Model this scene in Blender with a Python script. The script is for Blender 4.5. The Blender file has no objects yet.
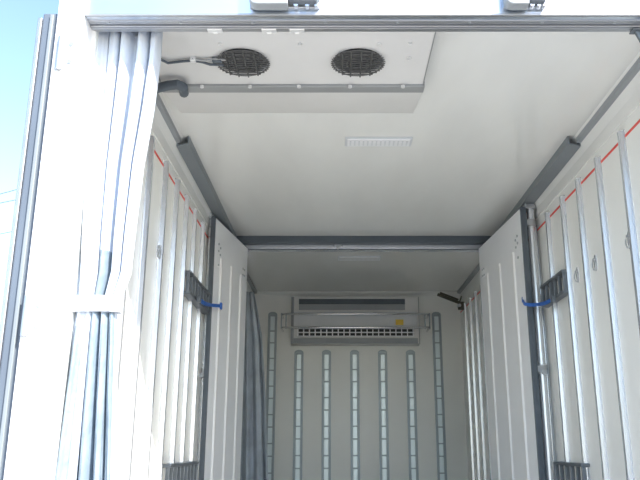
import bpy, math, random
from mathutils import Vector, Matrix
random.seed(7)
S = bpy.context.scene
COL = S.collection

# ------------------------------------------------------------------ camera
F_PX, CX, CY = 731.0, 336.0, 240.0          # focal length / principal point in pixels of 640x480
PITCH = math.radians(15.7)
CAM_Z = 1.55
cam = bpy.data.cameras.new('camera')
cam.sensor_fit = 'HORIZONTAL'; cam.sensor_width = 36.0
cam.lens = 36.0 * F_PX / 640.0
cam.shift_x = -(CX - 320.0) / 640.0
cam.clip_start = 0.05; cam.clip_end = 2000
camo = bpy.data.objects.new('camera', cam); COL.objects.link(camo)
camo.location = (0, 0, CAM_Z)
camo.rotation_euler = (math.pi / 2 + PITCH, 0, 0)
S.camera = camo

# ------------------------------------------------------------------ sky, sun, exposure
SUN = Vector((0.80, -0.94, 1.0)).normalized()
w = bpy.data.worlds.new('sky'); S.world = w; w.use_nodes = True
nt = w.node_tree; bg = nt.nodes['Background']
sk = nt.nodes.new('ShaderNodeTexSky'); sk.sky_type = 'NISHITA'
sk.sun_disc = False
sk.sun_elevation = math.asin(SUN.z)
sk.sun_rotation = math.atan2(SUN.x, SUN.y)
sk.air_density = 1.0; sk.dust_density = 0.9; sk.ozone_density = 1.5
nt.links.new(sk.outputs[0], bg.inputs[0]); bg.inputs[1].default_value = 0.35
sl = bpy.data.lights.new('sun', 'SUN'); sl.energy = 7.5; sl.angle = math.radians(0.53); sl.color = (1, 0.96, 0.9)
so = bpy.data.objects.new('sun', sl); COL.objects.link(so)
so.rotation_euler = SUN.to_track_quat('Z', 'Y').to_euler(); so.location = (6, -6, 9)
vs = S.view_settings
vs.view_transform = 'Standard'; vs.look = 'None'; vs.gamma = 1.0; vs.use_curve_mapping = False
vs.exposure = 0.45
S.cycles.max_bounces = 16; S.cycles.diffuse_bounces = 12

# ------------------------------------------------------------------ helpers
_c, _s = math.cos(PITCH), math.sin(PITCH)
def P(px, py, X=None, Y=None, Z=None):
    """pixel direction met with a plane of the truck body"""
    u = (px - CX) / F_PX; v = (CY - py) / F_PX
    d = Vector((u, _c - v * _s, _s + v * _c))
    if X is not None: t = X / d.x
    elif Y is not None: t = Y / d.y
    else: t = (Z - CAM_Z) / d.z
    return Vector((0, 0, CAM_Z)) + d * t

class MB:
    def __init__(s): s.v = []; s.f = []
    def box(s, x0, x1, y0, y1, z0, z1):
        n = len(s.v)
        s.v += [(x, y, z) for x in (x0, x1) for y in (y0, y1) for z in (z0, z1)]
        s.f += [tuple(n + i for i in q) for q in ((0,1,3,2),(4,6,7,5),(0,4,5,1),(2,3,7,6),(0,2,6,4),(1,5,7,3))]
        return s
    def tube(s, a, b, r, seg=12, r2=None):
        a = Vector(a); b = Vector(b); r2 = r if r2 is None else r2
        q = (b - a).to_track_quat('Z', 'Y'); n = len(s.v)
        for p, rr in ((a, r), (b, r2)):
            for k in range(seg):
                an = 2 * math.pi * k / seg
                s.v.append(tuple(p + q @ Vector((rr * math.cos(an), rr * math.sin(an), 0))))
        for k in range(seg):
            j = (k + 1) % seg; s.f.append((n + k, n + j, n + seg + j, n + seg + k))
        s.f.append(tuple(n + k for k in reversed(range(seg)))); s.f.append(tuple(n + seg + k for k in range(seg)))
        return s
    def path(s, pts, r, seg=10):
        pts = [Vector(p) for p in pts]; n = len(s.v); m = len(pts)
        for i, p in enumerate(pts):
            d = (pts[min(i + 1, m - 1)] - pts[max(i - 1, 0)]).normalized()
            up = Vector((0, 0, 1)) if abs(d.z) < 0.95 else Vector((0, 1, 0))
            a = d.cross(up).normalized(); b = a.cross(d)
            for k in range(seg):
                an = 2 * math.pi * k / seg
                s.v.append(tuple(p + a * (r * math.cos(an)) + b * (r * math.sin(an))))
        for i in range(m - 1):
            for k in range(seg):
                j = (k + 1) % seg
                s.f.append((n + i*seg + k, n + i*seg + j, n + (i+1)*seg + j, n + (i+1)*seg + k))
        s.f.append(tuple(n + k for k in reversed(range(seg)))); s.f.append(tuple(n + (m-1)*seg + k for k in range(seg)))
        return s
    def prism(s, prof, axis, a, b):
        """closed 2-D profile extruded along an axis from a to b. x:(y,z) y:(x,z) z:(x,y)"""
        n = len(s.v); m = len(prof)
        for t in (a, b):
            for (p, q) in prof:
                s.v.append({'x': (t, p, q), 'y': (p, t, q), 'z': (p, q, t)}[axis])
        for k in range(m):
            j = (k + 1) % m; s.f.append((n + k, n + j, n + m + j, n + m + k))
        s.f.append(tuple(n + k for k in reversed(range(m)))); s.f.append(tuple(n + m + k for k in range(m)))
        return s
    def mesh(s, name):
        me = bpy.data.meshes.new(name); me.from_pydata(s.v, [], s.f)
        import bmesh
        bm = bmesh.new(); bm.from_mesh(me); bmesh.ops.recalc_face_normals(bm, faces=bm.faces); bm.to_mesh(me); bm.free()
        return me
    def build(s, name, mat, parent=None, bevel=0.0, smooth=False):
        me = s.mesh(name); me.materials.append(M[mat])
        if smooth:
            me.polygons.foreach_set('use_smooth', [True] * len(me.polygons))
            try: me.set_sharp_from_angle(angle=math.radians(40))
            except Exception: pass
        o = bpy.data.objects.new(name, me); COL.objects.link(o)
        if parent is not None:
            o.parent = parent
            o.matrix_parent_inverse = Matrix.Identity(4)
        if bevel:
            b = o.modifiers.new('bevel', 'BEVEL'); b.width = bevel; b.segments = 2; b.limit_method = 'ANGLE'
        return o
def tag(o, label, cat, group=None):
    o['label'] = label; o['category'] = cat
    if group: o['group'] = group
    return o
def struct(o, label=None, cat=None):
    o['kind'] = 'structure'
    if label: o['label'] = label
    if cat: o['category'] = cat
    return o
def empty(name, loc=(0, 0, 0), rz=0.0):
    o = bpy.data.objects.new(name, None); COL.objects.link(o); o.location = loc; o.rotation_euler = (0, 0, rz)
    o.empty_display_size = 0.1
    return o
def copy_of(o, parent, loc=None):
    c = o.copy(); COL.objects.link(c); c.parent = parent
    if loc is not None: c.location = loc
    return c

M = {}
def mat(name, col, rough=0.5, metal=0.0, var=0.04, scale=3.0, bump=0.0, bscale=60.0, stretch=(1, 1, 1), spec=0.5, transl=0.0):
    m = bpy.data.materials.new(name); m.use_nodes = True; t = m.node_tree; N = t.nodes; L = t.links
    b = N['Principled BSDF']
    tc = N.new('ShaderNodeTexCoord'); mp = N.new('ShaderNodeMapping'); mp.inputs['Scale'].default_value = stretch
    L.new(tc.outputs['Object'], mp.inputs[0])
    nz = N.new('ShaderNodeTexNoise'); nz.inputs['Scale'].default_value = scale; nz.inputs['Detail'].default_value = 5
    L.new(mp.outputs[0], nz.inputs['Vector'])
    cr = N.new('ShaderNodeValToRGB')
    cr.color_ramp.elements[0].position = 0.3; cr.color_ramp.elements[1].position = 0.7
    cr.color_ramp.elements[0].color = tuple(max(0, c * (1 - var)) for c in col) + (1,)
    cr.color_ramp.elements[1].color = tuple(min(1, c * (1 + var)) for c in col) + (1,)
    L.new(nz.outputs[0], cr.inputs[0]); L.new(cr.outputs[0], b.inputs['Base Color'])
    b.inputs['Roughness'].default_value = rough; b.inputs['Metallic'].default_value = metal
    b.inputs['Specular IOR Level'].default_value = spec
    if bump:
        n2 = N.new('ShaderNodeTexNoise'); n2.inputs['Scale'].default_value = bscale; n2.inputs['Detail'].default_value = 4
        L.new(mp.outputs[0], n2.inputs['Vector'])
        bp = N.new('ShaderNodeBump'); bp.inputs['Strength'].default_value = bump; bp.inputs['Distance'].default_value = 0.01
        L.new(n2.outputs[0], bp.inputs['Height']); L.new(bp.outputs[0], b.inputs['Normal'])
    if transl:
        tr = N.new('ShaderNodeBsdfTranslucent'); L.new(cr.outputs[0], tr.inputs['Color'])
        mx = N.new('ShaderNodeMixShader'); mx.inputs[0].default_value = transl
        L.new(b.outputs[0], mx.inputs[1]); L.new(tr.outputs[0], mx.inputs[2])
        L.new(mx.outputs[0], N['Material Output'].inputs['Surface'])
    M[name] = m
mat('panel', (0.80, 0.805, 0.775), 0.32, var=0.03, scale=2)
mat('ceiling_panel', (0.795, 0.80, 0.77), 0.13, var=0.03, scale=1.5, stretch=(3, 1, 1), bump=0.05, bscale=5)
mat('white_paint', (0.85, 0.85, 0.85), 0.3, var=0.02)
mat('door_panel', (0.87, 0.885, 0.90), 0.3, var=0.02)
mat('rib_metal', (0.72, 0.745, 0.78), 0.27, 0.70, var=0.03)
mat('alu', (0.44, 0.45, 0.47), 0.38, 0.85, var=0.08, scale=6, stretch=(0.3, 4, 4))
mat('stainless', (0.74, 0.79, 0.86), 0.28, 1.0, var=0.03, scale=4)
mat('chrome', (0.75, 0.76, 0.78), 0.18, 1.0, var=0.03)
mat('steel', (0.50, 0.52, 0.54), 0.4, 0.8, var=0.1, scale=12)
mat('grey_plastic', (0.21, 0.235, 0.25), 0.45, var=0.05)
mat('gasket', (0.09, 0.11, 0.13), 0.5, var=0.08)
mat('door_rubber', (0.11, 0.135, 0.17), 0.5, var=0.08)
mat('rail_dark', (0.16, 0.18, 0.20), 0.4, 0.5, var=0.12, scale=15)
mat('track_grey', (0.33, 0.38, 0.41), 0.4, 0.3, var=0.06)
mat('track_plate', (0.66, 0.74, 0.77), 0.35, 0.4, var=0.06)
mat('unit_white', (0.70, 0.695, 0.675), 0.4, var=0.03)
mat('unit_edge', (0.36, 0.37, 0.37), 0.4, 0.3, var=0.06)
mat('unit_grey', (0.30, 0.32, 0.335), 0.45, var=0.05)
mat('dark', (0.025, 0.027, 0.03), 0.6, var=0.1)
mat('wire', (0.12, 0.12, 0.115), 0.4, 0.4, var=0.08)
mat('screw', (0.85, 0.85, 0.84), 0.3, 0.5, var=0.03)
mat('lens', (0.88, 0.89, 0.90), 0.25, var=0.02)
mat('lens_line', (0.62, 0.64, 0.66), 0.35, var=0.02)
mat('red', (0.72, 0.07, 0.05), 0.5, var=0.08, scale=20)
mat('blue_strap', (0.03, 0.12, 0.42), 0.7, var=0.15, scale=40)
mat('yellow', (0.75, 0.52, 0.06), 0.5, var=0.06)
mat('olive', (0.09, 0.085, 0.06), 0.5, 0.3, var=0.15, scale=30)
mat('sheet', (0.60, 0.65, 0.72), 0.42, var=0.07, scale=5, bump=0.35, bscale=38, stretch=(1, 1, 0.6), transl=0.06)
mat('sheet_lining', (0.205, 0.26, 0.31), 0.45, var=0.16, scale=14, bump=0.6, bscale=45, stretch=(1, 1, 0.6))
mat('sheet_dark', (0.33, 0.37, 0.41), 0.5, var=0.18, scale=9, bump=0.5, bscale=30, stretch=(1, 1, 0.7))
mat('sheet_tie', (0.85, 0.86, 0.88), 0.5, var=0.03)
mat('floor_alu', (0.56, 0.54, 0.50), 0.5, 0.1, var=0.08, scale=5)
mat('concrete', (0.31, 0.30, 0.285), 0.9, var=0.12, scale=1.2, bump=0.2, bscale=80)
mat('cable', (0.08, 0.08, 0.09), 0.6)
mat('pole', (0.35, 0.34, 0.33), 0.8)

# ------------------------------------------------------------------ body dimensions (metres)
XL, XR = -0.91, 1.38            # inner faces of side walls
YR, YB = 2.36, 8.02             # rear frame plane, inner face of bulkhead
ZF, ZC = 1.00, 3.20             # floor, ceiling
ZH = CAM_Z + 1.525              # underside of rear door header
YP = 5.82                       # partition plane
TH = 0.08

# ground, floor, walls, ceiling
struct(MB().box(-60, 60, -60, 60, -0.2, 0).build('ground', 'concrete'), 'pale grey concrete yard around the truck', 'ground')
struct(MB().box(XL - TH, XR + TH, YR, YB + TH, ZF - 0.14, ZF).build('floor', 'floor_alu'), 'grey metal load floor of the truck body', 'floor')
ceiling = struct(MB().box(XL - TH, XR + TH, YR + 0.1, YB + TH, ZC, ZC + TH).build('ceiling', 'ceiling_panel'), 'glossy white insulated ceiling of the truck body', 'ceiling')
wl = struct(MB().box(XL - TH, XL, YR + 0.1, YB + TH, ZF, ZC).build('wall_left', 'panel'), 'white ribbed left side wall with red load line', 'wall')
wr = struct(MB().box(XR, XR + TH, YR + 0.1, YB + TH, ZF, ZC).build('wall_right', 'panel'), 'white ribbed right side wall with red load line', 'wall')
wb = struct(MB().box(XL, XR, YB, YB + TH, ZF, ZC).build('wall_back', 'panel'), 'white front bulkhead with vertical lashing tracks', 'wall')

# side-wall ribs (hat sections), load line
ZRED = CAM_Z + 1.42
def rib_prof(x, sgn, y, wdt=0.056, dep=0.022):
    a = wdt / 2; b = a * 0.45
    return [(x, y - a), (x + sgn * 0.004, y - a), (x + sgn * 0.005, y - b * 1.25), (x + sgn * dep, y - b), (x + sgn * dep, y + b),
            (x + sgn * 0.005, y + b * 1.25), (x + sgn * 0.004, y + a), (x, y + a)]
left_ribs = [2.74, 3.03, 3.31, 3.63, 3.91, 4.19, 4.45, 4.74, 5.02, 5.32, 5.6]
right_ribs = [2.66, 2.95, 3.25, 3.58, 3.90, 4.20, 4.52, 4.83, 5.14, 5.45]
inner_ribs = [6.15 + 0.30 * k for k in range(6)]
for wall, x, sg, ys in ((wl, XL, 1, left_ribs + inner_ribs), (wr, XR, -1, right_ribs + inner_ribs)):
    base = None
    for y in ys:
        if base is None:
            base = MB().prism(rib_prof(0, sg, 0), 'z', ZF + 0.02, ZRED + 0.035).build('rib', 'rib_metal', wall)
            base.location = (x, y, 0)
        else:
            copy_of(base, wall, (x, y, 0))
    yy = [2.5] + ys + [YB]
    st = MB()
    for a, b in ((2.5, YP - 0.05), (YP + 0.1, YB - 0.01)):
        st.box(min(x, x + sg * 0.0015), max(x, x + sg * 0.0015), a, b, ZRED - 0.007, ZRED + 0.007)
    st.build('load_line', 'red', wall)
    # smooth upper band above the ribs
    MB().box(min(x, x + sg * 0.006), max(x, x + sg * 0.006), 2.5, YP - 0.05, ZRED + 0.075, ZC - 0.03).build('upper_band', 'panel', wall)

# bulkhead lashing tracks
YT = YB
def track(px, top):
    xc = P(px, 400, Y=YB - 0.01).x; z1 = P(px, top, Y=YB - 0.01).z; z0 = ZF + 0.02
    t = MB()
    t.box(xc - 0.042, xc + 0.042, YB - 0.006, YB, z0, z1 - 0.03)
    for sg in (-1, 1):
        t.box(xc + sg * 0.042 - 0.007, xc + sg * 0.042 + 0.007, YB - 0.022, YB, z0, z1 - 0.03)
    n = 10; pr = [(xc + 0.049 * math.cos(math.pi * k / n), z1 - 0.03 + 0.03 * math.sin(math.pi * k / n)) for k in range(n + 1)]
    t.prism(pr, 'y', YB - 0.022, YB)
    tr = t.build('lashing_track', 'track_grey', wb)
    z = z1 - 0.05; k = 0
    pm = None
    while z > z0 + 0.15:
        hh = 0.115 if k % 2 else 0.155
        MB().box(xc - 0.024, xc + 0.024, YB - 0.014, YB - 0.006, z - hh, z).build('track_plate', 'track_plate', tr, bevel=0.003)
        z -= hh + 0.014; k += 1
for px, top in ((270.8, 312), (298.4, 350), (326.4, 350), (354.9, 350), (383.3, 350), (411.7, 350), (439.4, 312)):
    track(px, top)
# seam where the bulkhead meets the ceiling
struct(MB().prism([(YB, ZC), (YB - 0.035, ZC), (YB - 0.035, ZC - 0.012), (YB - 0.012, ZC - 0.035), (YB, ZC - 0.035)], 'x', XL, XR).build('trim_1', 'panel'), 'white coving strip where bulkhead meets ceiling', 'trim')

# ceiling corner profiles
def corner(name, x, sg, y0, y1, wd, ht, m, label):
    # hollow C section with open end
    t = 0.008
    pr = [(x, ZC), (x, ZC - ht), (x + sg * wd, ZC - ht * 0.8), (x + sg * wd, ZC), (x + sg * (wd - t), ZC),
          (x + sg * (wd - t), ZC - ht * 0.8 + t), (x + sg * t, ZC - ht + t), (x + sg * t, ZC)]
    return struct(MB().prism(pr, 'y', y0, y1).build(name, m), label, 'trim')
for nm, x, sg, lb in (('trim_12', XL, 1, 'left'), ('trim_13', XR, -1, 'right')):
    struct(MB().prism([(x, ZC), (x, ZC - 0.10), (x + sg * 0.012, ZC - 0.075), (x + sg * 0.04, ZC - 0.03), (x + sg * 0.06, ZC)], 'y', 2.5, YP - 0.085).build(nm, 'panel'),
           'white coving along the top of the %s wall' % lb, 'trim')
corner('trim_2', XL + 0.022, 1, 2.5, 3.74, 0.030, 0.048, 'unit_grey', 'thin grey corner profile above the left wall near the curtain')
corner('trim_3', XR - 0.022, -1, 2.5, 3.74, 0.030, 0.048, 'unit_grey', 'thin grey corner profile above the right wall near the opening')
corner('trim_4', XL + 0.030, 1, 3.74, YP - 0.085, 0.068, 0.062, 'grey_plastic', 'thick grey open-ended corner channel above the left wall')
corner('trim_5', XR - 0.030, -1, 3.74, YP - 0.085, 0.068, 0.062, 'grey_plastic', 'thick grey open-ended corner channel above the right wall')
corner('trim_6', XL, 1, YP + 0.1, YB - 0.04, 0.035, 0.028, 'unit_grey', 'thin grey corner profile above the far left wall')
corner('trim_7', XR, -1, YP + 0.1, YB - 0.04, 0.035, 0.028, 'unit_grey', 'thin grey corner profile above the far right wall')

# partition frame
fr = struct(empty('trim_8', (0, 0, 0)), 'partition frame with dark gasket and metal beam across the ceiling', 'trim')
zb = P(336, 250, Y=YP).z
MB().box(XL, XR, YP - 0.08, YP, ZC - 0.058, ZC).build('gasket', 'gasket', fr, bevel=0.006)
MB().box(XL, XR, YP, YP + 0.07, zb, ZC).build('beam', 'rib_metal', fr, bevel=0.004)
MB().box(XL, XR, YP - 0.004, YP, zb, zb + 0.008).build('beam_lip', 'gasket', fr)
for x0, x1 in ((XL, -0.755), (1.215, XR)):
    MB().box(x0, x1, YP + 0.005, YP + 0.065, ZF, zb).build('post', 'rib_metal', fr, bevel=0.004)
k = P(338, 246, Y=YP - 0.01)
lt = MB().box(k.x - 0.03, k.x + 0.03, YP - 0.016, YP, k.z - 0.006, k.z + 0.02).build('keeper', 'steel', fr, bevel=0.003)
MB().tube((k.x, YP - 0.016, k.z - 0.012), (k.x, YP - 0.03, k.z - 0.012), 0.013).box(k.x - 0.008, k.x + 0.008, YP - 0.028, YP - 0.012, k.z - 0.03, k.z).build('striker', 'steel', lt)

# partition doors: visible face runs from hinge H to free end Fe
def pdoor(name, H, Fe, sg, label):
    """sg: +1 if door stands on the left (outer face towards -x)"""
    H = Vector(H); Fe = Vector(Fe); L = (Fe - H).length; ang = math.atan2(Fe.y - H.y, Fe.x - H.x)
    d = struct(empty(name, (H.x, H.y, 0), ang), label, 'door')
    # local x from hinge to free edge; visible face on local y=0, thickness to the wall side
    o = -1 if sg > 0 else 1       # local y sign of outer side
    T, RO, RR = (0.026, 0.016, 0.012) if sg > 0 else (0.034, 0.044, 0.025)
    def yb(a, b): a, b = a * o, b * o; return (min(a, b), max(a, b))
    z0, z1 = ZF + 0.04, CAM_Z + 1.553
    y0, y1 = yb(0, T)
    MB().box(0, L - 0.012, y0, y1, z0, z1).build('door_panel', 'door_panel', d, bevel=0.004)
    ga, gb = yb(-0.002, T + 0.004)
    g = MB().box(L - 0.014, L + 0.006, ga, gb, z0 - 0.01, z1 + 0.004)
    ga, gb = yb(0.010, T + 0.004)
    g.box(0, L, ga, gb, z1 - 0.02, z1 + 0.012)
    g.build('gasket', 'gasket', d, bevel=0.004)
    ra, rb = yb(-0.010, 0)
    for fr_ in (0.205, 0.505, 0.80):
        x = L * fr_
        pr = [(x - 0.026, 0), (x - 0.013, -0.010 * o), (x + 0.013, -0.010 * o), (x + 0.026, 0)]
        MB().prism(pr, 'z', z0 + 0.03, z1 - 0.26).build('rib', 'white_paint', d)
    for (x, dz) in ((L - 0.10, 0.17), (L - 0.10, 0.22), (L - 0.14, 0.19), (L - 0.14, 0.24), (L - 0.11, 0.32), (0.09, 0.2), (0.13, 0.2), (0.09, 0.25), (0.13, 0.25)):
        MB().tube((x, 0.002 * o, z1 - dz), (x, -0.006 * o, z1 - dz), 0.009, 8).build('bolt', 'steel', d)
    # lock rod on the outer face, near the free edge
    xr, yr = L - 0.030, (T + RO) * o
    rod = MB().tube((xr, yr, z0 - 0.02), (xr, yr, z1 + 0.03), RR, 16).build('lock_rod', 'rib_metal', d, smooth=True)
    for z in (z1 - 0.10, (z0 + z1) / 2 - 0.05, z0 + 0.2):
        MB().tube((xr, yr, z - 0.03), (xr, yr, z + 0.03), RR + 0.005, 14).box(xr - 0.03, xr + 0.03, *yb(T, T + RO), z - 0.02, z + 0.02).build('rod_guide', 'steel', rod)
    MB().box(xr - 0.03, xr + 0.03, *yb(T + 0.002, T + RO + RR), z1 + 0.0, z1 + 0.035).build('rod_cam', 'steel', rod, bevel=0.004)
    zk = CAM_Z + 0.45
    MB().tube((xr, yr, zk), (xr + 0.035, yr, zk), 0.010, 10).tube((xr + 0.03, yr, zk), (xr + 0.045, yr, zk), 0.016, 10).build('rod_knob', 'steel', rod)
    for z in (z0 + 0.25, (z0 + z1) / 2, z1 - 0.25):
        MB().tube((0.0, (T + 0.012) * o, z - 0.06), (0.0, (T + 0.012) * o, z + 0.06), 0.012, 10).build('hinge', 'steel', d)
    return d
pdoor('door_1', (-0.722, YP - 0.03), (-0.852, 4.93), 1, 'left white partition door strapped back against the left wall')
pdoor('door_2', (1.168, YP - 0.03), (1.252, 4.72), -1, 'right white partition door strapped back against the right wall')

# ------------------------------------------------------------------ rear frame
rf = struct(empty('trim_9', (0, 0, 0)), 'rear door header of the truck with bright top panel and grooved soffit', 'trim')
XO, XI = -1.010, -0.925
MB().box(XI, 1.40, YR, YR + 0.10, ZH, ZC + 0.35).build('top_panel', 'stainless', rf, bevel=0.004)
sof = MB()
for a, b, dz in ((0.0, 0.014, 0.004), (0.018, 0.034, -0.002), (0.038, 0.062, 0.004), (0.066, 0.074, 0.010), (0.078, 0.104, 0.010)):
    MB().box(XI, 1.40, YR + a, YR + b, ZH - dz, ZH + 0.006).build('soffit_strip', 'alu', rf, bevel=0.002)
for i in range(9):
    x = -0.85 + i * 0.27
    MB().tube((x, YR + 0.05, ZH - 0.002), (x, YR + 0.05, ZH - 0.008), 0.006, 8).build('rivet', 'steel', rf)
MB().box(XI, 1.40, YR + 0.10, YR + 0.16, ZC - 0.03, ZC + 0.02).build('inner_sill', 'white_paint', rf)
for px in (215, 269, 297):
    p = P(px, 31, Z=ZH - 0.012)
    MB().box(p.x - 0.028, p.x + 0.028, YR + 0.08, YR + 0.108, ZH - 0.014, ZH - 0.005).box(p.x - 0.008, p.x + 0.008, YR + 0.10, YR + 0.107, ZH - 0.018, ZH).build('hook_tab', 'screw', rf, bevel=0.002)
struct(MB().prism([(XO, YR - 0.03), (XI, YR - 0.03), (XI, YR + 0.09), (XL - 0.001, YR + 0.1), (XO, YR + 0.1)], 'z', ZF - 0.2, ZC + 0.35).build('trim_10', 'white_paint', bevel=0.006), 'broad white rear corner post beside the curtain', 'trim')
struct(MB().box(XR, XR + 0.15, YR - 0.03, YR + 0.1, ZF - 0.2, ZC + 0.35).build('trim_11', 'white_paint', bevel=0.006), 'white rear corner post right of the opening', 'trim')

# rear door folded back along the left side
dr = struct(empty('door_3', (0, 0, 0)), 'rear door folded back outside the left post, dark gasket edge', 'door')
ZD = P(50, 15, Y=YR).z
MB().box(XO - 0.070, XO - 0.012, YR + 0.02, YR + 1.15, ZF - 0.05, ZD + 0.01).build('door_panel', 'white_paint', dr, bevel=0.004)
MB().box(XO - 0.060, XO - 0.004, YR - 0.012, YR + 0.022, ZF - 0.05, ZD).build('gasket', 'door_rubber', dr, bevel=0.006)
MB().box(XO - 0.030, XO - 0.016, YR - 0.022, YR - 0.006, ZF - 0.05, ZD - 0.01).build('gasket_lip', 'grey_plastic', dr, bevel=0.003)
MB().box(XO - 0.076, XO - 0.060, YR - 0.016, YR + 0.03, ZF - 0.05, ZD - 0.02).build('edge_strip', 'alu', dr, bevel=0.003)
def hinge(px, py):
    p = P(px, py, Y=YR - 0.03)
    h = tag(empty('rear_door_hinge', (p.x, YR - 0.03, p.z)), '', 'hinge', 'hinges on the white rear post')
    MB().box(-0.012, 0.045, -0.007, 0.0, -0.06, 0.06).build('hinge_plate', 'white_paint', h, bevel=0.003)
    MB().tube((-0.02, -0.008, -0.065), (-0.02, -0.008, 0.065), 0.011, 12).build('hinge_pin', 'steel', h, smooth=True)
    for z in (-0.035, 0.035):
        MB().tube((0.02, -0.007, z), (0.02, -0.013, z), 0.009, 8).build('bolt', 'steel', h)
    return h
hinge(66, 54)['label'] = 'metal hinge near the top of the white rear post'
hinge(33, 316)['label'] = 'metal hinge halfway down the white rear post'

# lock keepers on the header
def keeper(px0, px1, label):
    a = P(px0, 12, Y=YR); b = P(px1, 12, Y=YR); zb_ = a.z; wd = b.x - a.x
    kx = empty('lock_keeper', (a.x, YR, zb_)); tag(kx, label, 'keeper', 'lock keepers on the rear header')
    MB().box(0, wd, -0.008, 0, 0.012, 0.13).build('base_plate', 'steel', kx, bevel=0.003)
    n = 8; r = 0.03; h1 = wd * 0.55
    pr = [(0.0, 0.12), (0.0, r)] + [(r - r * math.cos(math.pi/2*k/n), r - r * math.sin(math.pi/2*k/n)) for k in range(1, n + 1)] + [(h1, 0.0), (h1, 0.12)]
    MB().prism(pr, 'y', -0.055, -0.008).build('housing', 'unit_grey', kx, bevel=0.004)
    MB().prism([(h1, 0.022), (wd * 0.95, 0.018), (wd, 0.035), (wd, 0.06), (h1, 0.07)], 'y', -0.045, -0.008).build('hook', 'rail_dark', kx, bevel=0.004)
    for t in (0.66, 0.82, 0.95):
        MB().tube((wd * t, -0.008, 0.014), (wd * t, -0.03, 0.014), 0.009, 8).build('bolt', 'chrome', kx)
    return kx
keeper(250, 320, 'dark metal lock keeper on the header above the two fans')
keeper(503, 545, 'shiny lock keeper on the right part of the header')
# small bracket hanging from the header at the right edge
p = P(637, 33, Z=ZH - 0.012)
br = tag(empty('curtain_bracket', (p.x, YR + 0.09, ZH - 0.012)), 'small dark metal bracket hanging under the header beside right wall', 'bracket')
MB().box(-0.03, 0.05, -0.02, 0.02, -0.006, 0).build('plate', 'rail_dark', br, bevel=0.002)
MB().prism([(-0.02, 0), (0.045, 0), (0.04, -0.03), (0.015, -0.058), (0.0, -0.05)], 'y', -0.008, 0.008).build('hook', 'rail_dark', br, bevel=0.003)

# ------------------------------------------------------------------ ceiling evaporator with two fans
ev = tag(empty('ceiling_evaporator', (-0.19, 2.95, ZC)), 'flat grey ceiling cooling unit with two round fan grilles', 'cooling unit')
def E(mb, name, m, **k):
    o = mb.build(name, m, ev, **k); o.location = (0.19, -2.95, -ZC); return o
x0, x1 = -0.795, 0.398
z1 = CAM_Z + 1.585
ya = 2.53
yb_ = P(336, 84, Z=z1).y; yc = P(336, 92.5, Z=z1 - 0.012).y; yd = P(336, 113, Z=ZC - 0.004).y
holes = [P(243, 61, Z=z1), P(358, 61, Z=z1)]
# main panel with two openings: built from strips around round holes
R = 0.104; seg = 40
pm = MB()
def ring_panel(mb, cx, cy, xa, xb, y0, y1, z):
    n0 = len(mb.v); inn = []; out = []
    for k in range(seg):
        a = 2 * math.pi * k / seg; ca, sa = math.cos(a), math.sin(a)
        inn.append((cx + R * ca, cy + R * sa, z))
        tx = ((xb - cx) / ca if ca > 0 else (xa - cx) / ca) if abs(ca) > 1e-6 else 1e9
        ty = ((y1 - cy) / sa if sa > 0 else (y0 - cy) / sa) if abs(sa) > 1e-6 else 1e9
        t = min(tx, ty); out.append((cx + t * ca, cy + t * sa, z))
    mb.v += inn + out
    for k in range(seg):
        j = (k + 1) % seg; mb.f.append((n0 + k, n0 + j, n0 + seg + j, n0 + seg + k))
cxA, cxB = holes[0].x, holes[1].x; cyA = holes[0].y; hw = R + 0.02
ring_panel(pm, cxA, cyA, cxA - hw, cxA + hw, cyA - hw, cyA + hw, z1)
ring_panel(pm, cxB, cyA, cxB - hw, cxB + hw, cyA - hw, cyA + hw, z1)
def q(mb, xa, xb, y0, y1, z):
    n = len(mb.v); mb.v += [(xa, y0, z), (xb, y0, z), (xb, y1, z), (xa, y1, z)]; mb.f.append((n, n+1, n+2, n+3))
q(pm, x0, x1, ya, cyA - hw, z1); q(pm, x0, x1, cyA + hw, yb_, z1)
q(pm, x0, cxA - hw, cyA - hw, cyA + hw, z1); q(pm, cxA + hw, cxB - hw, cyA - hw, cyA + hw, z1); q(pm, cxB + hw, x1, cyA - hw, cyA + hw, z1)
E(pm, 'fan_panel', 'unit_white')
cs = MB()
cs.box(x0, x0 + 0.004, ya, yb_, z1 - 0.004, ZC); cs.box(x1 - 0.004, x1, ya, yb_, z1 - 0.004, ZC); cs.box(x0, x1, ya, ya + 0.004, z1 - 0.004, ZC)
E(cs, 'casing_side', 'unit_edge')
E(MB().box(x0 - 0.006, x1 + 0.006, yb_, yc, z1 - 0.014, ZC), 'joint_strip', 'unit_edge', bevel=0.003)
pr = [(yc, z1 - 0.008), (yd, ZC - 0.006), (yd, ZC), (yc, ZC)]
E(MB().prism(pr, 'x', x0, x1), 'drain_cover', 'unit_white', bevel=0.002)
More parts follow.
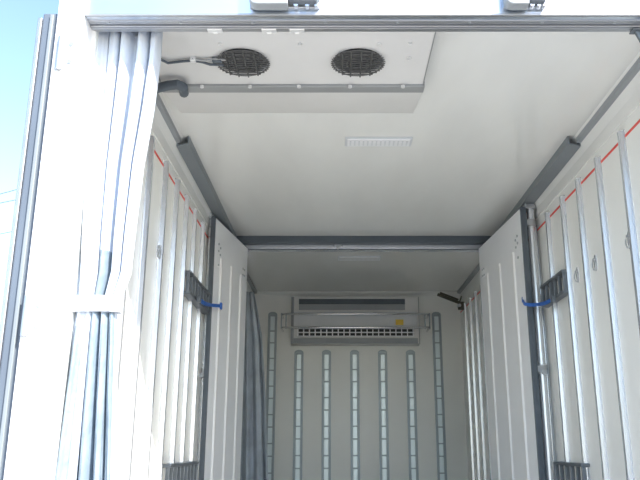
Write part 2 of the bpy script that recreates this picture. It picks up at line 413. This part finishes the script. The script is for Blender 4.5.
for c in holes:
    gd = MB(); zt = z1 - 0.012
    # outer rings
    for rr in (R + 0.004, R * 0.72, R * 0.45):
        gd.path([(c.x + rr * math.cos(2*math.pi*k/32), c.y + rr * math.sin(2*math.pi*k/32), zt) for k in range(33)], 0.0026, 6)
    for i in range(-6, 7):
        yy = i * R / 6.6; hx = math.sqrt(max(0, (R + 0.012) ** 2 - yy ** 2))
        gd.tube((c.x - hx, c.y + yy, zt), (c.x + hx, c.y + yy, zt), 0.0026, 6)
    for xx in (-0.066, -0.03, 0.012, 0.055):
        hy = math.sqrt((R + 0.008) ** 2 - xx ** 2)
        gd.tube((c.x + xx, c.y - hy, zt - 0.004), (c.x + xx, c.y + hy, zt - 0.004), 0.0036, 6)
    g = E(gd, 'fan_guard', 'wire')
    f = MB(); f.tube((c.x, c.y, z1 + 0.006), (c.x, c.y, z1 + 0.03), 0.03, 20)
    for k in range(5):
        a = 2 * math.pi * k / 5
        n = len(f.v)
        for rr, da, dz in ((0.028, -0.35, 0.010), (0.028, 0.35, 0.024), (0.096, 0.42, 0.026), (0.096, -0.30, 0.010)):
            f.v.append((c.x + rr * math.cos(a + da), c.y + rr * math.sin(a + da), z1 + dz))
        f.f.append((n, n+1, n+2, n+3))
    E(f, 'fan', 'dark')
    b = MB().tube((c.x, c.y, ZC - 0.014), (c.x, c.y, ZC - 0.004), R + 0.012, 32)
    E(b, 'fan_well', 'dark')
for px, py in ((220, 44), (300, 44), (379, 44), (409, 58), (410, 43)):
    p = P(px, py, Z=z1 - 0.002)
    E(MB().tube((p.x, p.y, z1), (p.x, p.y, z1 - 0.008), 0.008, 10), 'screw', 'screw')
for px in (202, 250, 299, 350, 403):
    p = P(px, 86, Z=z1 - 0.016)
    E(MB().tube((p.x, p.y, z1 - 0.014), (p.x, p.y, z1 - 0.024), 0.009, 10), 'screw', 'screw')
zz = z1 - 0.012
pts = [P(160, 59, Z=zz), P(168, 63, Z=zz), P(180, 61.5, Z=zz), P(192, 60.5, Z=zz), P(202, 62, Z=zz), P(210, 64.5, Z=zz), P(224, 65, Z=zz)]
E(MB().path(pts, 0.006, 8), 'power_cable', 'gasket', smooth=True)
pts2 = [P(192, 59, Z=zz), P(205, 60.5, Z=zz), P(216, 59, Z=zz), P(226, 60, Z=zz)]
E(MB().path(pts2, 0.005, 8), 'power_cable', 'unit_edge', smooth=True)
p = P(193, 60, Z=zz); E(MB().box(p.x - 0.012, p.x + 0.012, p.y - 0.012, p.y + 0.012, zz - 0.008, z1), 'cable_clip', 'screw', bevel=0.003)
p = P(217, 60.5, Z=zz); E(MB().box(p.x - 0.02, p.x + 0.02, p.y - 0.012, p.y + 0.012, zz - 0.008, z1), 'cable_plug', 'gasket', bevel=0.003)
# drain hose leaving the left end of the joint strip
zz = z1 - 0.042
hp = [P(184, 93, Z=zz + 0.03), P(183, 87, Z=zz), P(177, 84.5, Z=zz), P(168, 85.5, Z=zz), P(158, 88, Z=zz)]
pp = hp[-1]; hp += [Vector((XL + 0.04, pp.y + 0.01, zz - 0.03)), Vector((XL + 0.03, pp.y + 0.012, zz - 0.2))]
tag(MB().path(hp, 0.022, 12).build('drain_hose', 'gasket', smooth=True), 'dark grey drain hose from cooling unit to left wall', 'hose')

# ceiling lamps
def lamp(a, b, label, n=9):
    zc = ZC
    L = tag(empty('ceiling_lamp', ((a.x + b.x) / 2, (a.y + b.y) / 2, zc)), label, 'lamp', 'flat lamps set on the truck ceiling')
    hx, hy = (b.x - a.x) / 2, abs(b.y - a.y) / 2
    MB().box(-hx, hx, -hy, hy, -0.010, 0).build('frame', 'lens_line', L, bevel=0.003)
    MB().box(-hx + 0.012, hx - 0.012, -hy + 0.012, hy - 0.012, -0.014, -0.008).build('diffuser', 'lens', L, bevel=0.002)
    for i in range(n):
        x = -hx + 0.03 + (2 * hx - 0.06) * i / (n - 1)
        MB().box(x - 0.004, x + 0.004, -hy + 0.03, hy - 0.03, -0.017, -0.013).build('diffuser_rib', 'lens_line', L)
    return L
lamp(P(345, 147, Z=ZC - 0.012), P(413, 138.5, Z=ZC - 0.012), 'flat white ceiling lamp in the near compartment', 14)
lamp(P(338, 261, Z=ZC - 0.012), P(381, 257, Z=ZC - 0.012), 'flat white ceiling lamp in the far compartment', 9)

# ------------------------------------------------------------------ bulkhead cooling unit
YU = 7.86
A = P(291.5, 297, Y=YU); B = P(420, 344, Y=YU)
un = tag(empty('wall_cooling_unit', ((A.x + B.x) / 2, YB, B.z)), 'wide grey cooling unit with louvred outlet on the bulkhead', 'cooling unit')
ox, oz = (A.x + B.x) / 2, B.z
def U(mb, name, m, par=None, **k):
    o = mb.build(name, m, par or un, **k)
    if par is None: o.location = (-ox, -YB, -oz)
    return o
def ur(mb, px0, py0, px1, py1, y0, y1):
    a = P(px0, py0, Y=YU); b = P(px1, py1, Y=YU); return mb.box(a.x, b.x, y0, y1, b.z, a.z)
U(ur(MB(), 291.5, 297, 420, 344, YU, YB), 'casing', 'unit_white', bevel=0.006)
for pa, pb in ((291.5, 293.5), (418, 420)):
    U(ur(MB(), pa, 297, pb, 344, YU - 0.012, YU), 'side_flange', 'unit_grey', bevel=0.002)
it = U(ur(MB(), 299, 299, 405, 304.5, YU - 0.006, YU + 0.0), 'intake_slot', 'gasket')
U(ur(MB(), 299, 304.8, 405, 310, YU - 0.004, YU + 0.0), 'intake_lip', 'unit_grey')
U(ur(MB(), 294, 312, 417.5, 328.5, YU - 0.02, YU), 'front_cover', 'lens_line', bevel=0.004)
U(ur(MB(), 297.5, 328.8, 414, 337, YU - 0.012, YU), 'outlet_back', 'dark')
for i in range(21):
    px = 298 + i * 5.75
    U(ur(MB(), px - 0.55, 329, px + 0.55, 336.8, YU - 0.030, YU - 0.012), 'louvre_vane', 'lens')
for py in (328.9, 332.8, 336.6):
    U(ur(MB(), 297.5, py - 0.45, 414, py + 0.45, YU - 0.034, YU - 0.012), 'louvre_bar', 'lens')
U(ur(MB(), 293.5, 338.2, 418, 343.6, YU - 0.010, YU), 'drip_tray', 'unit_grey', bevel=0.004)
a = P(395.5, 319.5, Y=YU - 0.02); b = P(403.5, 325, Y=YU - 0.02)
U(MB().box(a.x, b.x, YU - 0.0215, YU - 0.02, b.z, a.z), 'warning_sticker', 'yellow')
# guard rails in front of it
YG = YU - 0.11
gr = tag(empty('guard_rail', (0.22, YB, P(336, 330, Y=YG).z)), 'pair of steel guard bars across the wall cooling unit', 'guard rail')
g0 = P(281.5, 314, Y=YG); g1 = P(430, 327.5, Y=YG)
gl = Vector((0.22, YB, P(336, 330, Y=YG).z))
for z in (g0.z, g1.z):
    o = MB().path([(g0.x, YB, z), (g0.x, YG + 0.04, z), (g0.x + 0.012, YG + 0.01, z), (g0.x + 0.04, YG, z), (g1.x - 0.04, YG, z), (g1.x - 0.012, YG + 0.01, z), (g1.x, YG + 0.04, z), (g1.x, YB, z)], 0.011, 10).build('bar', 'chrome', gr, smooth=True); o.location = -gl
for x in (g0.x, g0.x + 0.05, g1.x - 0.05, g1.x):
    o = MB().box(x - 0.006, x + 0.006, YG - 0.004, YG + 0.03, g1.z - 0.012, g0.z + 0.012).build('bar_bracket', 'track_grey', gr, bevel=0.003); o.location = -gl

# ------------------------------------------------------------------ wall fittings
def wall_rail(x, sg, y0, y1, zc, label, n=9):
    r = tag(empty('lashing_rail', (x, (y0 + y1) / 2, zc)), label, 'rail', 'short slotted rails behind the partition doors')
    L = (y1 - y0) / 2; h = 0.062
    rg = lambda a, b: (min(sg * a, sg * b), max(sg * a, sg * b))
    for s in (-1, 1):
        MB().box(*rg(0, 0.05), -L, L, s * h - 0.009, s * h + 0.009).build('flange', 'rail_dark', r, bevel=0.004)
    for i in range(n):
        y = -L + 0.012 + (2 * L - 0.024) * i / (n - 1)
        MB().box(*rg(0.022, 0.044), y - 0.008, y + 0.008, -h, h).build('slot_bar', 'rail_dark', r, bevel=0.003)
    return r
zr1, zr2 = CAM_Z + 0.93, CAM_Z - 0.165
wall_rail(XL, 1, 4.22, 4.92, zr1, 'upper dark slotted lashing rail on left wall by blue strap', 8)
wall_rail(XR, -1, 4.20, 4.68, zr1, 'upper dark slotted lashing rail on right wall by blue strap', 6)
wall_rail(XL, 1, 3.98, 4.8, zr2, 'lower dark slotted lashing rail at the foot of left wall', 9)
wall_rail(XR, -1, 4.15, 4.68, zr2, 'lower dark slotted lashing rail at the foot of right wall', 6)

def ring_plate(px, py, x, sg, label):
    p = P(px, py, X=x)
    r = tag(empty('lashing_ring', (x, p.y, p.z)), label, 'ring', 'small lashing rings on the side walls')
    rg = lambda a, b: (min(sg * a, sg * b), max(sg * a, sg * b))
    n = 14
    MB().prism([(0.018 * math.cos(2*math.pi*k/n), 0.045 * math.sin(2*math.pi*k/n)) for k in range(n)], 'x', *rg(0, 0.005)).build('plate', 'rib_metal', r)
    MB().path([(sg * (0.012 + 0.004 * math.cos(2*math.pi*k/16)), 0.014 * math.cos(2*math.pi*k/16), -0.012 + 0.026 * math.sin(2*math.pi*k/16)) for k in range(17)], 0.004, 6).build('ring', 'steel', r)
    MB().tube((0, 0, 0.018), (sg * 0.016, 0, 0.018), 0.007, 8).build('stud', 'steel', r)
ring_plate(630, 240, XR, -1, 'lashing ring on right wall nearest the opening')
ring_plate(596, 263, XR, -1, 'middle lashing ring of the three on the right wall')
ring_plate(578, 275, XR, -1, 'lashing ring on right wall nearest the slotted rail')
ring_plate(157, 250, XL, 1, 'lashing ring on the left wall beside the curtain')

def strap(pts, label, wd=0.024):
    pts = [Vector(p) for p in pts]
    s = tag(empty('door_strap', pts[0]), label, 'strap', 'blue straps holding the partition doors')
    mb = MB(); n = len(pts)
    # smooth the path and give a flat band with thickness
    dense = []
    for i in range(n - 1):
        for t in range(5):
            dense.append(pts[i].lerp(pts[i+1], t / 5))
    dense.append(pts[-1])
    for _ in range(3):
        dense = [dense[0]] + [(dense[i-1] + dense[i] * 2 + dense[i+1]) / 4 for i in range(1, len(dense) - 1)] + [dense[-1]]
    for i, p in enumerate(dense):
        d = (dense[min(i+1, len(dense)-1)] - dense[max(i-1, 0)]).normalized()
        side = d.cross(Vector((0, 0, 1))).normalized() * 0.004; up = Vector((0, 0, wd / 2))
        mb.v += [tuple(p - pts[0] + a) for a in (side + up, side - up, -side - up, -side + up)]
    for i in range(len(dense) - 1):
        for k in range(4):
            j = (k + 1) % 4; mb.f.append((i*4 + k, i*4 + j, i*4 + 4 + j, i*4 + 4 + k))
    mb.f.append((0, 1, 2, 3)); mb.f.append(tuple(len(mb.v) - 4 + k for k in range(4)))
    mb.build('webbing', 'blue_strap', s, smooth=True)
    e = pts[-1] - pts[0]
    MB().box(e.x - 0.012, e.x + 0.012, e.y - 0.02, e.y + 0.02, e.z - 0.02, e.z + 0.02).build('end_hook', 'rail_dark', s, bevel=0.004)
    MB().box(-0.008, 0.008, -0.02, 0.02, -0.024, 0.024).build('knot', 'blue_strap', s, bevel=0.007)
strap([P(523, 300, Y=4.82), P(524, 304, Y=4.72), P(531, 305, Y=4.68), P(539, 304.5, Y=4.63), P(546, 303, X=XR - 0.085), P(553, 299, X=XR - 0.07)], 'blue strap tying the right partition door to its wall rail', 0.022)
strap([P(221, 306, Y=5.03), P(215, 305.5, Y=4.93), P(210, 305, Y=4.87), P(206, 304, X=XL + 0.085), P(203, 302.5, X=XL + 0.08), P(199, 299, X=XL + 0.07)], 'blue strap tying the left partition door to its wall rail', 0.022)

# folded dark stay in the far right ceiling corner
c0 = P(459, 304, X=XR - 0.06); c1 = P(437, 295.5, Y=c0.y + 0.0)
sy = tag(empty('folded_stay', c0), 'dark folded metal stay hanging near the far right corner', 'bracket')
d = c1 - c0; L = d.length; an = math.atan2(d.z, d.x)
o = MB().box(0, L, -0.02, 0.02, -0.028, 0.0).box(0.02, L * 0.93, -0.012, 0.012, -0.05, -0.034).build('arm', 'olive', sy, bevel=0.004); o.rotation_euler = (0, -an, 0)
MB().box(-0.01, 0.062, -0.03, 0.03, -0.06, 0.02).build('wall_plate', 'olive', sy, bevel=0.004)
MB().tube((0, -0.035, -0.02), (0, 0.035, -0.02), 0.018, 12).build('pivot', 'steel', sy)
MB().tube((0.0, 0, 0.0), (0.03, 0.0, 0.085), 0.009, 8).build('spring', 'olive', sy)

# ------------------------------------------------------------------ curtains
def lerp_tab(tab, y):
    for (a, b) in zip(tab, tab[1:]):
        if a[0] <= y <= b[0]:
            t = (y - a[0]) / (b[0] - a[0]); return [a[k] + (b[k] - a[k]) * t for k in range(len(a))]
    return tab[-1] if y > tab[-1][0] else tab[0]
def curtain(name, tab, Y0, npl, amp, m, label, nv=90, nu=120, py_end=640, seed=1, tie=None, zmin=None, lining=None):
    rnd = random.Random(seed)
    ph = [rnd.uniform(0, 6.28) for _ in range(6)]
    mb = MB(); py0 = tab[0][0]
    for i in range(nv + 1):
        py = py0 + (py_end - py0) * i / nv
        _, l, r, am = lerp_tab(tab, py)
        a = P(l, py, Y=Y0); b = P(r, py, Y=Y0); z = a.z
        for k in range(nu + 1):
            s = k / nu
            sw = s + 0.030 * math.sin(2 * math.pi * s * 2 + ph[0]) + 0.012 * math.sin(z * 2.1 + ph[1] + 3 * s)
            an = 2 * math.pi * npl * sw
            wv = math.sin(an + 0.25 * math.sin(z * 1.7 + ph[2])) + 0.28 * math.sin(2.3 * an + ph[3] + z * 0.6)
            x = a.x + (b.x - a.x) * s + am * 0.25 * math.cos(an) * (0.2 < s < 0.8)
            mb.v.append((x, Y0 + am * wv, max(z, zmin or -9)))
    for i in range(nv):
        for k in range(nu):
            n = i * (nu + 1) + k; mb.f.append((n, n + 1, n + nu + 2, n + nu + 1))
    root = empty(name, (P(tab[0][1], py0, Y=Y0).x, Y0, zmin or 1.0)); tag(root, label, 'curtain')
    o = mb.build('sheet', m, root, smooth=True)
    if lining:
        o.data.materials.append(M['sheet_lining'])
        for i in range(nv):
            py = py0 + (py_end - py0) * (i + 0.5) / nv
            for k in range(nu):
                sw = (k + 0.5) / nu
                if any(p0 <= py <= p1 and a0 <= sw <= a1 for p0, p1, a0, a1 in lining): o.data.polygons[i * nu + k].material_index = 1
    o.location = -Vector(root.location)
    sd = o.modifiers.new('thickness', 'SOLIDIFY'); sd.thickness = 0.004
    return root
tab = [(27, 93, 160.5, 0.026), (60, 91, 158, 0.028), (110, 87, 151, 0.030), (165, 83, 141, 0.028), (230, 79, 133, 0.026), (273, 77, 128.5, 0.024), (300, 76, 118, 0.018), (312, 75, 115, 0.018),
       (345, 70, 115, 0.024), (400, 62, 114, 0.028), (480, 50, 113, 0.030), (640, 22, 112, 0.03)]
YC = 2.515
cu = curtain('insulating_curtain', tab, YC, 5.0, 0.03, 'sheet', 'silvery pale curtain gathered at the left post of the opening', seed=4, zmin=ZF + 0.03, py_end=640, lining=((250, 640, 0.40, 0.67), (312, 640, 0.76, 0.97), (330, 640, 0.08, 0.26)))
# tie band
zt = P(95, 305, Y=YC).z; ta = P(74, 305, Y=YC).x - 0.0; tb = P(118, 305, Y=YC).x + 0.008
n = 28; pr = []
xc, hx = (ta + tb) / 2, (tb - ta) / 2
outer = [(xc + (hx + 0.006) * math.copysign(abs(math.cos(t)) ** 0.6, math.cos(t)), YC + 0.034 * math.copysign(abs(math.sin(t)) ** 0.7, math.sin(t))) for t in [2 * math.pi * k / n for k in range(n)]]
mb = MB()
for k in range(n):
    a = outer[k]
    for dz in (-0.028, 0.028):
        mb.v.append((a[0], a[1], zt + dz))
for k in range(n):
    j = (k + 1) % n; mb.f.append((2*k, 2*j, 2*j + 1, 2*k + 1))
o = mb.build('tie_band', 'sheet_tie', cu, smooth=True); o.location = -Vector(cu.location)
sd = o.modifiers.new('thickness', 'SOLIDIFY'); sd.thickness = 0.003
# rail for the curtain
o = MB().path([(XI + 0.012, YC + 0.02, ZH + 0.012), (-0.72, YC + 0.02, ZH + 0.012)], 0.009, 10).build('curtain_rod', 'steel', cu, smooth=True); o.location = -Vector(cu.location)

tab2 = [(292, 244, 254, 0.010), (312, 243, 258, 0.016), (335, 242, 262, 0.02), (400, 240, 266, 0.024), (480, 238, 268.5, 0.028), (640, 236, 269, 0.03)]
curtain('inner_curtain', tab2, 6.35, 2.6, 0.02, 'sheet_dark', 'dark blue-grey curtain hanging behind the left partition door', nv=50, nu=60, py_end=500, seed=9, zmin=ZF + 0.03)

# ------------------------------------------------------------------ power lines far away on the left
def wire(pa, pb, YW, label):
    a = P(0, pa, Y=YW); b = P(15, pb, Y=YW); d = (b - a) / (b.x - a.x)
    xs = [-60, -45, -37, -30, -22, -10, 5]
    pts = [a + d * (x - a.x) for x in xs]
    tag(MB().path(pts, 0.028, 6).build('power_line', 'cable'), label, 'cable', 'power lines in the sky')
wire(194, 190, 60.0, 'highest thin power line in the sky at far left')
wire(203, 200, 62.0, 'middle thin power line in the sky at far left')
wire(234, 231, 64.0, 'lowest thin power line in the sky at far left')
